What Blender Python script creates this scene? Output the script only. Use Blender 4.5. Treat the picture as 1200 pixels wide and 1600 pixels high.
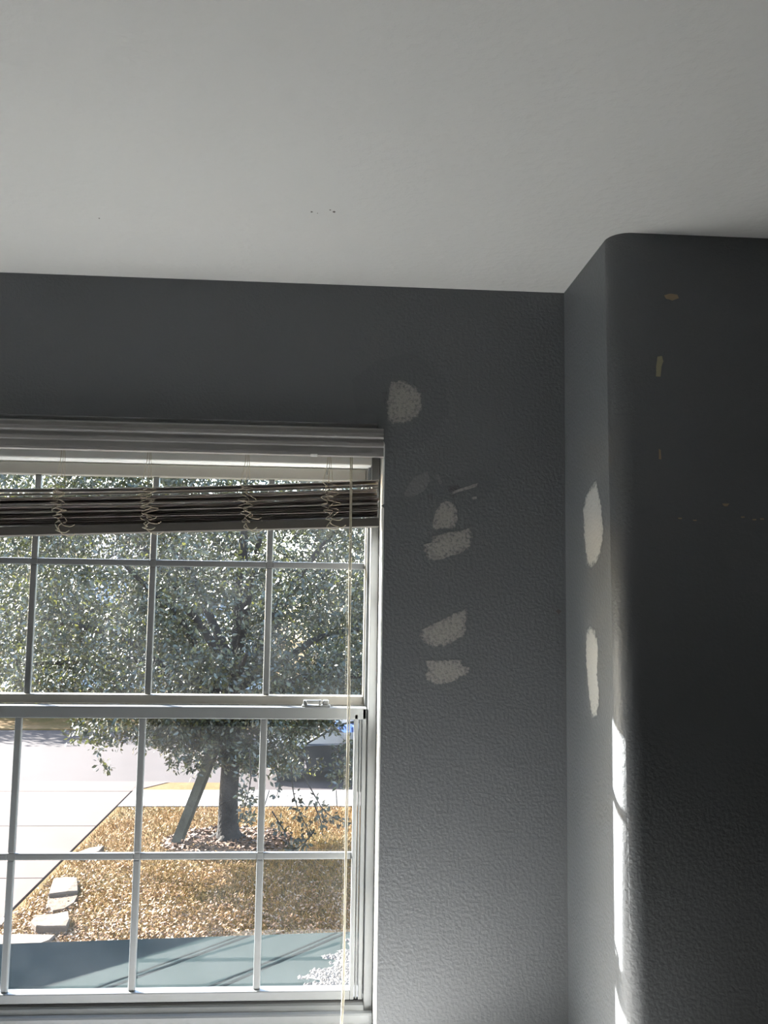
import bpy, bmesh, math, random
import numpy as np
from mathutils import Vector, Matrix
random.seed(7); rng = np.random.default_rng(7)
S = bpy.context.scene
for o in list(bpy.data.objects): bpy.data.objects.remove(o)
COL = S.collection

# ------------------------------------------------------------------ camera
PITCH, YAW, ROLL, FPX = 0.0969446, 0.0609884, 0.0146172, 1337.09
EYE = np.array([0.0, -2.1, 0.0])                      # metres; z = 0 is eye height
def cam_axes():
    fwd = np.array([math.sin(YAW)*math.cos(PITCH), math.cos(YAW)*math.cos(PITCH), math.sin(PITCH)])
    rt = np.array([math.cos(YAW), -math.sin(YAW), 0.0]); up = np.cross(rt, fwd)
    return (math.cos(ROLL)*rt + math.sin(ROLL)*up, -math.sin(ROLL)*rt + math.cos(ROLL)*up, fwd)
RT, UP, FW = cam_axes()
cam = bpy.data.cameras.new('camera'); camo = bpy.data.objects.new('camera', cam); COL.objects.link(camo)
M = Matrix(((RT[0], UP[0], -FW[0], EYE[0]), (RT[1], UP[1], -FW[1], EYE[1]), (RT[2], UP[2], -FW[2], EYE[2]), (0, 0, 0, 1)))
camo.matrix_world = M
cam.sensor_fit = 'VERTICAL'; cam.sensor_height = 36.0; cam.lens = 36.0*FPX/1600.0
cam.clip_start = 0.05; cam.clip_end = 300
S.camera = camo
def ray(q): return FW + RT*(q[0]-600)/FPX + UP*(800-q[1])/FPX
def on(q, axis, val):                                  # point of a measured spot on a known plane of the room
    d = ray(q); i = 'xyz'.index(axis); return EYE + d*(val-EYE[i])/d[i]

# ------------------------------------------------------------------ sky, sun, exposure
SUN_AZ, SUN_EL = math.radians(53.2), math.radians(28.8)   # left of the outward wall normal
SUNV = Vector((-math.sin(SUN_AZ)*math.cos(SUN_EL), math.cos(SUN_AZ)*math.cos(SUN_EL), math.sin(SUN_EL)))
world = bpy.data.worlds.new('world'); S.world = world; world.use_nodes = True
wn = world.node_tree.nodes; wl = world.node_tree.links
sky = wn.new('ShaderNodeTexSky'); sky.sky_type = 'NISHITA'; sky.sun_disc = False
sky.sun_elevation = SUN_EL; sky.sun_rotation = math.atan2(SUNV.x, SUNV.y)
wn['Background'].inputs[1].default_value = 0.75
wl.new(sky.outputs[0], wn['Background'].inputs[0])
sl = bpy.data.lights.new('sun', 'SUN'); so = bpy.data.objects.new('sun', sl); COL.objects.link(so)
sl.energy = 27.0; sl.angle = math.radians(0.4); sl.color = (1.0, 0.965, 0.925)
so.rotation_euler = SUNV.to_track_quat('Z', 'Y').to_euler(); so.location = (-20, 15, 12)
S.view_settings.view_transform = 'Standard'; S.view_settings.look = 'None'
S.view_settings.gamma = 1.0; S.view_settings.use_curve_mapping = False
S.view_settings.exposure = 1.3

# ------------------------------------------------------------------ helpers
def link(o, parent=None):
    COL.objects.link(o)
    if parent is not None: o.parent = parent
    return o
def mk(name, V, F, mat, parent=None, smooth=False):
    me = bpy.data.meshes.new(name); me.from_pydata([tuple(v) for v in V], [], [tuple(f) for f in F]); me.update()
    if smooth: me.polygons.foreach_set('use_smooth', [True]*len(me.polygons))
    if mat: me.materials.append(mat)
    return link(bpy.data.objects.new(name, me), parent)
def frombm(name, bm, mat, parent=None, smooth=False):
    bmesh.ops.recalc_face_normals(bm, faces=bm.faces[:])
    me = bpy.data.meshes.new(name); bm.to_mesh(me); bm.free()
    if smooth: me.polygons.foreach_set('use_smooth', [True]*len(me.polygons))
    if mat: me.materials.append(mat)
    return link(bpy.data.objects.new(name, me), parent)
def bx(bm, x0, x1, y0, y1, z0, z1, bev=0.0):
    t = bmesh.new(); r = bmesh.ops.create_cube(t, size=1)
    for v in t.verts: v.co = Vector(((x0+x1)/2+v.co.x*(x1-x0), (y0+y1)/2+v.co.y*(y1-y0), (z0+z1)/2+v.co.z*(z1-z0)))
    if bev: bmesh.ops.bevel(t, geom=t.edges[:], offset=bev, segments=2, affect='EDGES', profile=.5)
    me = bpy.data.meshes.new('t'); t.to_mesh(me); t.free(); bm.from_mesh(me); bpy.data.meshes.remove(me)
def box(name, dims, mat, parent=None, bev=0.0):
    bm = bmesh.new(); bx(bm, *dims, bev=bev); return frombm(name, bm, mat, parent)
def boxes(name, L, mat, parent=None, bev=0.0):
    bm = bmesh.new()
    for d in L: bx(bm, *d, bev=bev)
    return frombm(name, bm, mat, parent)
def tube_geo(P, R, n=6, V=None, F=None, cap=True):
    V = [] if V is None else V; F = [] if F is None else F; P = [Vector(p) for p in P]
    base = len(V); up = Vector((0, 0, 1))
    for i, p in enumerate(P):
        t = (P[min(i+1, len(P)-1)]-P[max(i-1, 0)]).normalized()
        a = t.cross(up if abs(t.z) < .95 else Vector((1, 0, 0))).normalized(); b = t.cross(a)
        r = R[i] if hasattr(R, '__len__') else R
        for k in range(n):
            w = 2*math.pi*k/n; V.append(p+a*math.cos(w)*r+b*math.sin(w)*r)
    for i in range(len(P)-1):
        for k in range(n):
            F.append((base+i*n+k, base+i*n+(k+1) % n, base+(i+1)*n+(k+1) % n, base+(i+1)*n+k))
    if cap:
        F.append(tuple(base+k for k in range(n))[::-1]); F.append(tuple(base+(len(P)-1)*n+k for k in range(n)))
    return V, F
def tube(name, P, R, mat, parent=None, n=6):
    V, F = tube_geo(P, R, n); return mk(name, V, F, mat, parent, True)
def prism_x(name, prof, x0, x1, mat, parent=None):       # (y,z) profile swept along x
    n = len(prof); V = [(x0, y, z) for y, z in prof]+[(x1, y, z) for y, z in prof]
    F = [(i, (i+1) % n, n+(i+1) % n, n+i) for i in range(n)]+[tuple(range(n))[::-1], tuple(range(n, 2*n))]
    bm = bmesh.new(); me = bpy.data.meshes.new('t'); me.from_pydata(V, [], F); bm.from_mesh(me); bpy.data.meshes.remove(me)
    return frombm(name, bm, mat, parent)
def empty(name, loc=(0, 0, 0)):
    o = bpy.data.objects.new(name, None); o.empty_display_size = .1; o.location = loc; return link(o)
def keep(o, parent):                                     # parent without moving
    o.parent = parent; o.matrix_parent_inverse = Matrix.Translation(-parent.location); return o
def tag(o, label=None, cat=None, group=None, kind=None):
    if label: o['label'] = label
    if cat: o['category'] = cat
    if group: o['group'] = group
    if kind: o['kind'] = kind
    return o

# ------------------------------------------------------------------ materials
def mat(name, col, rough=.6, spec=.5, metal=0.0, bump=None, var=None, coords='Object'):
    m = bpy.data.materials.new(name); m.use_nodes = True; N = m.node_tree.nodes; L = m.node_tree.links; b = N['Principled BSDF']
    b.inputs['Base Color'].default_value = (*col, 1); b.inputs['Roughness'].default_value = rough
    b.inputs['Specular IOR Level'].default_value = spec; b.inputs['Metallic'].default_value = metal
    tc = N.new('ShaderNodeTexCoord')
    if var:                                              # list of (colour, noise scale, lo, hi, amount)
        prev = None
        for c, sc, lo, hi, amt in var:
            nz = N.new('ShaderNodeTexNoise'); nz.inputs['Scale'].default_value = sc; nz.inputs['Detail'].default_value = 5
            L.new(tc.outputs[coords], nz.inputs['Vector'])
            r = N.new('ShaderNodeMapRange'); r.inputs[1].default_value = lo; r.inputs[2].default_value = hi; r.inputs[4].default_value = amt
            L.new(nz.outputs[0], r.inputs[0])
            mx = N.new('ShaderNodeMix'); mx.data_type = 'RGBA'; L.new(r.outputs[0], mx.inputs[0])
            if prev is None: mx.inputs[6].default_value = (*col, 1)
            else: L.new(prev, mx.inputs[6])
            mx.inputs[7].default_value = (*c, 1); prev = mx.outputs[2]
        L.new(prev, b.inputs['Base Color'])
    if bump:
        sc, strength, dist = bump
        nz = N.new('ShaderNodeTexNoise'); nz.inputs['Scale'].default_value = sc; nz.inputs['Detail'].default_value = 3; nz.inputs['Roughness'].default_value = .5
        L.new(tc.outputs[coords], nz.inputs['Vector'])
        bp = N.new('ShaderNodeBump'); bp.inputs['Strength'].default_value = strength; bp.inputs['Distance'].default_value = dist
        L.new(nz.outputs[0], bp.inputs['Height']); L.new(bp.outputs[0], b.inputs['Normal'])
    return m
WALLC = (.145, .153, .162)
PEEL = (130, .55, .0032)
m_wall = mat('grey_wall_paint', WALLC, .45, .4, bump=PEEL)
m_ceil = mat('white_ceiling_paint', (.57, .57, .555), .8, .2, bump=(60, .5, .004))
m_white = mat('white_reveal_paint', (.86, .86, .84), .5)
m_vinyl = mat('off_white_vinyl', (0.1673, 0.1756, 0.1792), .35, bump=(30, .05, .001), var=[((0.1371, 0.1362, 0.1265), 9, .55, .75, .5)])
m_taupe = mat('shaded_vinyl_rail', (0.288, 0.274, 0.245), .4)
m_blind = mat('grey_brown_blind_slat', (.46, .43, .40), .45, bump=(40, .1, .001), var=[((.30, .27, .25), 14, .45, .7, .6)])
m_val = mat('grey_blind_valance', (0.3120, 0.3003, 0.2925), .4, var=[((0.2340, 0.2262, 0.2184), 6, .45, .75, .5)])
m_cord = mat('cream_cord', (0.5040, 0.4620, 0.3640), .7)
m_cordg = mat('grey_string', (.5, .43, .33), .8)
m_gasket = mat('dark_gasket', (.03, .03, .03), .7)
m_floor = mat('dark_wood_floor', (.05, .05, .05), .5, .4, bump=(20, .2, .002))
m_bounce = mat('white_bounce_paint', (.85, .85, .84), .5)
m_back = mat('far_wall_paint', (0.0800, 0.0825, 0.0850), .6, .3, bump=PEEL)

def glass_mat():
    m = bpy.data.materials.new('window_glass'); m.use_nodes = True; N = m.node_tree.nodes; L = m.node_tree.links
    N.remove(N['Principled BSDF']); out = N['Material Output']
    tr = N.new('ShaderNodeBsdfTransparent'); tr.inputs[0].default_value = (.95, .97, .96, 1)
    gl = N.new('ShaderNodeBsdfGlossy'); gl.inputs['Roughness'].default_value = .02
    tl = N.new('ShaderNodeBsdfTranslucent'); tl.inputs[0].default_value = (.9, .95, 1, 1)
    fr = N.new('ShaderNodeFresnel'); fr.inputs[0].default_value = 1.45
    tc = N.new('ShaderNodeTexCoord'); nz = N.new('ShaderNodeTexNoise'); nz.inputs['Scale'].default_value = 9; nz.inputs['Detail'].default_value = 6
    L.new(tc.outputs['Object'], nz.inputs['Vector'])
    mr = N.new('ShaderNodeMapRange'); mr.inputs[1].default_value = .35; mr.inputs[2].default_value = .75; mr.inputs[3].default_value = .0015; mr.inputs[4].default_value = .007
    L.new(nz.outputs[0], mr.inputs[0])
    m1 = N.new('ShaderNodeMixShader'); L.new(mr.outputs[0], m1.inputs[0]); L.new(tr.outputs[0], m1.inputs[1]); L.new(tl.outputs[0], m1.inputs[2])
    m2 = N.new('ShaderNodeMixShader'); L.new(fr.outputs[0], m2.inputs[0]); L.new(m1.outputs[0], m2.inputs[1]); L.new(gl.outputs[0], m2.inputs[2])
    L.new(m2.outputs[0], out.inputs[0]); return m
m_glass = glass_mat()

# ------------------------------------------------------------------ room shell
ZC, ZF = 0.779, -1.66
XO0, XO1, ZO0, ZO1 = -1.365, 0.128, -1.08, 0.425         # window opening
TH = 0.22
W2 = -2.25                                               # offset of the unseen window added further left for more sun
RX, RYT, RYB, BN = 0.583, -0.372, -0.430, 0.045          # chase: face x, front y at the ceiling / at the floor, bullnose radius
XL, XR, YB = -4.2, 3.4, -3.9
def stucture(o): return tag(o, kind='structure')
floor = stucture(box('floor', (XL-.1, XR+.1, YB-.1, TH, ZF-.12, ZF), m_floor))
ceiling = stucture(box('ceiling', (XL-.1, XR+.1, YB-.1, TH, ZC, ZC+.12), m_ceil))
L2, R2 = XO0+W2, XO1+W2
wall_front = stucture(boxes('wall_front', [
    (XL-.1, L2, 0, TH, ZF, ZC), (R2, XO0, 0, TH, ZF, ZC), (XO1, RX+.15, 0, TH, ZF, ZC),
    (L2, R2, 0, TH, ZO1, ZC), (L2, R2, 0, TH, ZF, ZO0), (XO0, XO1, 0, TH, ZO1, ZC), (XO0, XO1, 0, TH, ZF, ZO0)], m_wall))
# chase: return wall, bullnose corner and front face in one skin, leaning a little
prof = lambda yf: [(RX, TH)]+[(RX, yf+BN)]+[(RX+BN-BN*math.cos(a), yf+BN-BN*math.sin(a)) for a in [math.pi/2*k/10 for k in range(1, 10)]]+[(RX+BN, yf), (XR+.1, yf), (XR+.1, TH)]
pt, pb = prof(RYT), prof(RYB); n = len(pt); V = []; NZ = 2
V = [(x, y, ZF) for x, y in pb]+[(x, y, ZC) for x, y in pt]
F = [(i, (i+1) % n, n+(i+1) % n, n+i) for i in range(n)]+[tuple(range(n))[::-1], tuple(range(n, 2*n))]
wall_chase = stucture(mk('wall_chase', V, F, m_wall))
me = wall_chase.data
for pl in me.polygons:
    if len(pl.vertices) == 4 and 1 <= pl.index <= 11: pl.use_smooth = True
stucture(box('wall_left', (XL-.1, XL, YB, 0, ZF, ZC), m_back))
stucture(box('wall_right', (XR, XR+.1, YB, RYB, ZF, ZC), m_back))
stucture(box('wall_back', (XL-.1, XR+.1, YB-.1, YB, ZF, ZC), m_back))
bench = empty('window_bench', (-1.5, -.3, ZF)); tag(bench, 'unseen white bench added below the sill to bounce sunlight', 'bench')  # bench added out of view to bounce sun into the room
for a, b in ((-3.6, -2.25), (-2.25, -.85), (-.85, .5)):
    keep(box('bounce_front', (a+.005, b-.005, -.58, -.56, ZF+.06, -1.145), m_bounce, bev=.003), bench)
keep(box('bounce_body', (-3.6, .5, -.555, -.012, ZF, -1.145), m_bounce), bench)
keep(box('bounce_top', (-3.62, .54, -.61, -.012, -1.142, -1.105), m_bounce, bev=.006), bench)
def front_y(z): return RYB+(RYT-RYB)*(z-ZF)/(ZC-ZF)

# ------------------------------------------------------------------ window
MX = [-0.161, -0.463, -0.766, -1.068]
def make_window(idx, off):
    w = empty('window_%d' % idx, (off, 0, ZO0)); tag(w, kind='structure')
    def P(o): o.location.x += off; return keep(o, w)
    y0, y1 = .10, .20
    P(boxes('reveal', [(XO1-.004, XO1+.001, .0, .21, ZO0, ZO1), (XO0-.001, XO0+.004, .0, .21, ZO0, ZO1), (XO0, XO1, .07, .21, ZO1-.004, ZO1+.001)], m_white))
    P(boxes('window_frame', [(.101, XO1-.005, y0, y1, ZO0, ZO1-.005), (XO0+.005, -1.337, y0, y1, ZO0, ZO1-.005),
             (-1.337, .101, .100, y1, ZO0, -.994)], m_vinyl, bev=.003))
    P(boxes('frame_head', [(-1.337, .101, y0, y1, .335, ZO1-.005)], m_white, bev=.003))  # head coloured white to paint in its bright lit strip
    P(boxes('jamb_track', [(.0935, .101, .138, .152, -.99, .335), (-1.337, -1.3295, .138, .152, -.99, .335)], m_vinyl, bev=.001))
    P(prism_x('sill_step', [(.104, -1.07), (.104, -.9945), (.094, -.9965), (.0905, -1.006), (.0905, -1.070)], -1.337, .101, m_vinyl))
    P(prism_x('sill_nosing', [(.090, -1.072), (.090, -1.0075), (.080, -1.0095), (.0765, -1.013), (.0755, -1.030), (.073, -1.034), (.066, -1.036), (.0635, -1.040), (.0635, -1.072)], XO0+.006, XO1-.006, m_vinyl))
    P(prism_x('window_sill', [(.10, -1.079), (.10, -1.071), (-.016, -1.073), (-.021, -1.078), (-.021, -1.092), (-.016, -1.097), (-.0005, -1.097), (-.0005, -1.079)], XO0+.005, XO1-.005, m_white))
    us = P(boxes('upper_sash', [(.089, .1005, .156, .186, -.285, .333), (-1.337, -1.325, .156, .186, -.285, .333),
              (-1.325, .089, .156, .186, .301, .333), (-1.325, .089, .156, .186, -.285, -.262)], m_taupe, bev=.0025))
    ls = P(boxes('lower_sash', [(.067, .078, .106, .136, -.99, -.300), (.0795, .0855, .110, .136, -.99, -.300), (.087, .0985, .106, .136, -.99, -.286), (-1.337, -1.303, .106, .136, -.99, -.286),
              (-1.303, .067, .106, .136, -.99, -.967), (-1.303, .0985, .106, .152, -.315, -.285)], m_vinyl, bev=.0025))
    box_g = P(boxes('gasket', [(-1.335, .0995, .104, .125, -.9945, -.9905)], m_gasket))
    def sub(o, s): o.parent = s; o.matrix_parent_inverse = Matrix.Identity(4); return o
    def grid(s, yc, z0, z1, zm, xr, xl, name):
        xs = [xr]+MX+[xl]; h = .0085; d = .006
        for x in MX:
            for a, b in ((z0, zm-h), (zm+h, z1)): sub(box('muntin', (x-h, x+h, yc-d, yc+d, a, b), m_vinyl, bev=.003), s)
        for i in range(5):
            a, b = xs[i+1], xs[i]
            sub(box('muntin', (a+(h if i < 4 else 0), b-(h if i else 0), yc-d, yc+d, zm-h, zm+h), m_vinyl, bev=.003), s)
            for u, v in ((z0, zm), (zm, z1)):
                mk_p = mk('pane', [(a, yc+.009, u), (b, yc+.009, u), (b, yc+.009, v), (a, yc+.009, v)], [(0, 1, 2, 3)], m_glass); sub(mk_p, s)
        for x in MX: sub(box('muntin_cross', (x-h, x+h, yc-d+.0005, yc+d, zm-h, zm+h), m_vinyl, bev=.0015), s)
    grid(us, .170, -.262, .301, .075, .089, -1.325, 'u'); grid(ls, .120, -.967, -.315, -.650, .067, -1.303, 'l')
    # cam lock on the meeting rail
    lx = -.030
    bm = bmesh.new(); bx(bm, lx-.036, lx+.036, .112, .140, -.286, -.280, .002); bx(bm, lx-.033, lx-.022, .114, .130, -.281, -.268, .003)
    bx(bm, lx+.016, lx+.032, .114, .134, -.281, -.268, .003); bx(bm, lx-.026, lx+.014, .108, .118, -.273, -.267, .002); bx(bm, lx+.006, lx+.013, .108, .124, -.282, -.267, .002)
    P(frombm('sash_lock', bm, m_vinyl)); tag(w.children[-1], 'white sash lock on the meeting rail')
    return w
window1 = make_window(1, 0.0); added_window = make_window(2, W2)  # second window is unseen, added to let in more sun

# ------------------------------------------------------------------ blind
blind = empty('window_blind', (-.618, .03, ZO1)); tag(blind, 'grey brown slatted blind pulled up crooked under its ridged valance, strings tangled', 'window blind')
vp = [(-.008, .411), (-.016, .410), (-.020, .405), (-.020, .397), (-.027, .393), (-.029, .386), (-.025, .381), (-.024, .374), (-.029, .370), (-.029, .363), (-.025, .360), (-.027, .347), (-.030, .343), (-.030, .338), (-.008, .338)]
keep(prism_x('valance', vp, -1.36, .1235, m_val), blind)
keep(boxes('head_rail', [(-1.35, .118, .012, .058, .368, .412)], m_val, bev=.003), blind)
keep(boxes('valance_clip', [(-.055, -.038, -.033, -.028, .334, .340)], m_white, bev=.001), blind)
NS = 15
def blind_z(x, f):                                       # f = 0 top slat, 1 underside of the bottom rail
    t = (.115-x)/.925
    top = .283-.040*t-.006*math.sin(3*t); bot = .170-.041*t
    return top+(bot-top)*f
fr = [0, .10, .19, .255, .32, .375, .43, .475, .52, .565, .61, .65, .69, .73, .765]
for i in range(NS):
    V = []; F = []; nx = 12; yj = random.uniform(-.004, .004); tilt = random.uniform(-.10, .10) if i < 9 else random.uniform(-.03, .03)
    xe = .114+random.uniform(-.003, .003)
    if i == 1: tilt = .16
    for k in range(nx+1):
        x = xe+(-1.345-xe)*k/nx
        zc = blind_z(x, fr[i])+.0012*math.sin(2.2*x*(1+i*.13)+i)
        for dy, dz in ((-.025, 0), (-.0125, .0024), (0, .0034), (.0125, .0024), (.025, 0), (.0125, -.0008), (0, .0002), (-.0125, -.0008)):
            V.append((x, .032+yj+dy, zc+dz*1.0+dy*tilt-(.0012 if dz <= 0 else -.0003)))
    for k in range(nx):
        for j in range(8): F.append((k*8+j, k*8+(j+1) % 8, (k+1)*8+(j+1) % 8, (k+1)*8+j))
    F += [tuple(range(8)), tuple(range(nx*8, nx*8+8))[::-1]]
    keep(mk('slat', V, F, m_blind), blind)
V = []; F = []
for k, x in enumerate((.116, -.6, -1.345)):
    a, b = blind_z(x, .82), blind_z(x, 1.0)
    V += [(x, .006, b), (x, .058, b), (x, .060, a), (x, .032, a+.003), (x, .004, a)]
F = [(k*5+j, k*5+(j+1) % 5, k*5+5+(j+1) % 5, k*5+5+j) for k in range(2) for j in range(5)]+[(0, 1, 2, 3, 4), (14, 13, 12, 11, 10)]
m_rail = mat('taupe_bottom_rail', (.085, .078, .07), .5)
keep(mk('bottom_rail', V, F, m_rail), blind)
def smooth_curve(P, sub=5):
    out = []; P = [Vector(p) for p in P]
    for i in range(len(P)-1):
        p0, p1, p2, p3 = P[max(i-1, 0)], P[i], P[i+1], P[min(i+2, len(P)-1)]
        for s in range(sub):
            t = s/sub; out.append(.5*((2*p1)+(p2-p0)*t+(2*p0-5*p1+4*p2-p3)*t*t+(3*p1-p0-3*p2+p3)*t**3))
    return out+[P[-1]]
for xc in (-.663, -.455, -.215, -.012, -1.0, -1.25):
    for c in range(3):
        P = []; m_ = 13 if c < 2 else 9
        for k in range(m_):
            f = k/(m_-1)*(1.0 if c < 2 else .8)
            amp = (.016 if c < 2 else .024)*(.4+.6*math.sin(math.pi*min(1, f*1.15+.1)))
            x = xc+(.008*(c-1))+amp*(1 if (k+c) % 2 else -1)*random.uniform(.3, 1.1)+.012*f
            P.append((x, random.uniform(-.004, .003), blind_z(xc, f*.95)+random.uniform(-.006, .006)))
        P.append((P[-1][0]+.02, -.004, P[-1][2]-.006)); P.append((P[-1][0]+.012, -.004, P[-1][2]+.006))
        keep(tube('ladder_string', smooth_curve(P), .0011, m_cordg if c else m_cord, blind, 5), blind)
    zt = blind_z(xc, 0)
    for dx in (-.012, .002, .012):
        P = [(xc+dx*.3, .02, .372), (xc+dx*.35+.003, .018, .33), (xc+dx, .014, zt+.004)]
        keep(tube('lift_string', smooth_curve(P), .0007, m_cordg, blind, 5), blind)
keep(box('string_tassel', (-.0165, -.0125, .012, .016, .296, .312), m_white, bev=.001), blind)
for j, dx in enumerate((0, .0042)):
    P = [(.043+dx, -.002, .345), (.0445+dx*.8, -.002, .2), (.0452+dx, -.003, .05), (.047+dx*.5, -.003, -.12), (.048+dx, -.003, -.27), (.0478+dx*.9, -.003, -.5), (.0485+dx*.5, -.003, -.72),
         (.0475+dx*(.9 if j == 0 else .9), -.002, -.90), (.046+dx*.9, -.016, -.955), (.0445+dx*.7, -.022, -1.0), (.049+dx*.4, -.022, -1.06), (.05+dx*.4, -.022, -1.095)]
    keep(tube('pull_cord', smooth_curve(P, 6), .0017, m_cord, blind, 6), blind)

# ------------------------------------------------------------------ spackle patches and marks on the walls
def patch_mat(name, col, paint=WALLC, sc=130, rough=.5, thresh=.5, bump=PEEL):
    m = bpy.data.materials.new(name); m.use_nodes = True; N = m.node_tree.nodes; L = m.node_tree.links; b = N['Principled BSDF']
    b.inputs['Roughness'].default_value = rough; b.inputs['Specular IOR Level'].default_value = .25
    at = N.new('ShaderNodeAttribute'); at.attribute_name = 'cover'
    tc = N.new('ShaderNodeTexCoord'); nz = N.new('ShaderNodeTexNoise'); nz.inputs['Scale'].default_value = sc; nz.inputs['Detail'].default_value = 6; nz.inputs['Roughness'].default_value = .65
    L.new(tc.outputs['Object'], nz.inputs['Vector'])
    ad = N.new('ShaderNodeMath'); ad.operation = 'ADD'; L.new(nz.outputs[0], ad.inputs[0]); L.new(at.outputs['Fac'], ad.inputs[1])
    r = N.new('ShaderNodeMapRange'); r.inputs[1].default_value = thresh+.42; r.inputs[2].default_value = thresh+.62; L.new(ad.outputs[0], r.inputs[0])
    mx = N.new('ShaderNodeMix'); mx.data_type = 'RGBA'; L.new(r.outputs[0], mx.inputs[0]); mx.inputs[6].default_value = (*paint, 1); mx.inputs[7].default_value = (*col, 1)
    L.new(mx.outputs[2], b.inputs['Base Color'])
    n2 = N.new('ShaderNodeTexNoise'); n2.inputs['Scale'].default_value = bump[0]; n2.inputs['Detail'].default_value = 3; L.new(tc.outputs['Object'], n2.inputs['Vector'])
    bp = N.new('ShaderNodeBump'); bp.inputs['Strength'].default_value = bump[1]*.8; bp.inputs['Distance'].default_value = bump[2]; L.new(n2.outputs[0], bp.inputs['Height']); L.new(bp.outputs[0], b.inputs['Normal'])
    return m
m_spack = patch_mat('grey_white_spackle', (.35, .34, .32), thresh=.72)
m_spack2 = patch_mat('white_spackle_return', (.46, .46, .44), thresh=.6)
m_scuff = patch_mat('pale_scuffed_paint', (.20, .205, .21), sc=30, thresh=.25)
m_tan = patch_mat('tan_filler_dab', (.42, .33, .22), thresh=.3)
m_olive = patch_mat('cream_filler_dab', (.46, .43, .28), thresh=.2)
m_halo = patch_mat('dark_halo_tint', (.075, .075, .075), sc=18, thresh=.55, rough=.5)  # dark halo around the bright patches, painted into the wall colour
m_speck = mat('dark_ceiling_speck', (.12, .11, .10), .8)
def patch(name, outline, place, normal, mt, parent, label, th=.0001, jit=1.2, rings=((1.05, .15), (1.0, .55), (.85, .78), (.45, .85)), off=.0002):
    pts = []; k = len(outline)
    for i in range(k):
        a, b = np.array(outline[i], float), np.array(outline[(i+1) % k], float); m_ = max(2, int(np.linalg.norm(b-a)/4))
        for j in range(m_): pts.append(a+(b-a)*j/m_+rng.normal(0, jit*.4, 2))
    c = np.mean(pts, 0); nrm = np.array(normal, float); V = []; C = []; n_ = len(pts)
    for s, cov in rings:
        for q in pts: V.append(place(c+(q-c)*s)+nrm*(off+(th if s < 1.05 else 0))); C.append(cov)
    V.append(place(c)+nrm*(off+th)); C.append(rings[-1][1]); F = []
    for r in range(len(rings)-1):
        for i in range(n_): F.append((r*n_+i, r*n_+(i+1) % n_, (r+1)*n_+(i+1) % n_, (r+1)*n_+i))
    r = len(rings)-1
    for i in range(n_): F.append((r*n_+i, r*n_+(i+1) % n_, len(V)-1))
    o = mk(name, V, F, mt, parent, False)
    bm = bmesh.new(); bm.from_mesh(o.data); bmesh.ops.recalc_face_normals(bm, faces=bm.faces[:])
    f0 = max(bm.faces, key=lambda f: f.calc_area())
    if f0.normal.dot(Vector(normal)) < 0: bmesh.ops.reverse_faces(bm, faces=bm.faces[:])
    bm.to_mesh(o.data); bm.free()
    at = o.data.attributes.new('cover', 'FLOAT', 'POINT'); at.data.foreach_set('value', np.array(C, np.float32))
    tag(o, label); return o
fw = lambda q: on(q, 'y', 0.0); rw = lambda q: on(q, 'x', RX)
def cw(q):
    p_ = on(q, 'y', -.39)
    for _ in range(4): p_ = on(q, 'y', front_y(p_[2]))
    return p_
HALO_RINGS = ((1.9, -.6), (1.4, -.1), (.9, .35), (.4, .55))
patch('halo', [(575, 605), (600, 585), (640, 575), (672, 600), (676, 640), (650, 672), (612, 680), (600, 640), (580, 640)], fw, (0, -1, 0), m_halo, wall_front, 'dark halo painted around the round patch', th=0, rings=((1.5, -.5), (1.2, .0), (.9, .35), (.4, .5)))
patch('halo', [(628, 785), (650, 770), (690, 756), (735, 748), (750, 765), (720, 786), (680, 798), (645, 800)], fw, (0, -1, 0), m_halo, wall_front, 'dark halo painted above the notched patch', th=0, rings=((1.5, -.5), (1.2, .0), (.9, .35), (.4, .5)))
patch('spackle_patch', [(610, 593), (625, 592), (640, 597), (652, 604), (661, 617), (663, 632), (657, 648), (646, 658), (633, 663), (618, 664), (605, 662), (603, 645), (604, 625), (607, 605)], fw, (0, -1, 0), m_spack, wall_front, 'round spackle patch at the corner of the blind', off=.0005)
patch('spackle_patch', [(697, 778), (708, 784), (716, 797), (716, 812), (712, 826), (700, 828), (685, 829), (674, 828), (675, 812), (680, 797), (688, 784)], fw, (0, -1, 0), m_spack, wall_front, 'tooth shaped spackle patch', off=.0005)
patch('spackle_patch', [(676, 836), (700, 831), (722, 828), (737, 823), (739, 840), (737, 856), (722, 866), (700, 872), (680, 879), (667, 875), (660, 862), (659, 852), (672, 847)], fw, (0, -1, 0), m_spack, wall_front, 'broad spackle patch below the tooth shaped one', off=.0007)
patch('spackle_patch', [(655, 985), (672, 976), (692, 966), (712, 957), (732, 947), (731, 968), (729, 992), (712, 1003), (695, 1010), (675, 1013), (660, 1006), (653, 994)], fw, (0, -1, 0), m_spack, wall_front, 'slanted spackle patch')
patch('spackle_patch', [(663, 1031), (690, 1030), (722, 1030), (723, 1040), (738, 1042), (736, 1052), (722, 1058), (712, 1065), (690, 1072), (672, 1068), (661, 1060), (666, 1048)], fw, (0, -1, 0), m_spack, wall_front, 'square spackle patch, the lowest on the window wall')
patch('paint_scratch', [(703, 769), (720, 763), (748, 754), (745, 761), (720, 768), (706, 773)], fw, (0, -1, 0), m_spack, wall_front, 'thin pale scratch', jit=.6, off=.0006)
patch('paint_scratch', [(737, 777), (746, 775), (745, 780), (738, 781)], fw, (0, -1, 0), m_spack, wall_front, 'short pale scratch', jit=.5, off=.0006)
patch('paint_scuff', [(632, 772), (640, 757), (650, 744), (668, 737), (672, 752), (664, 765), (650, 774), (638, 776)], fw, (0, -1, 0), m_scuff, wall_front, 'lighter scuff of paint', off=.0004)
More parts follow.
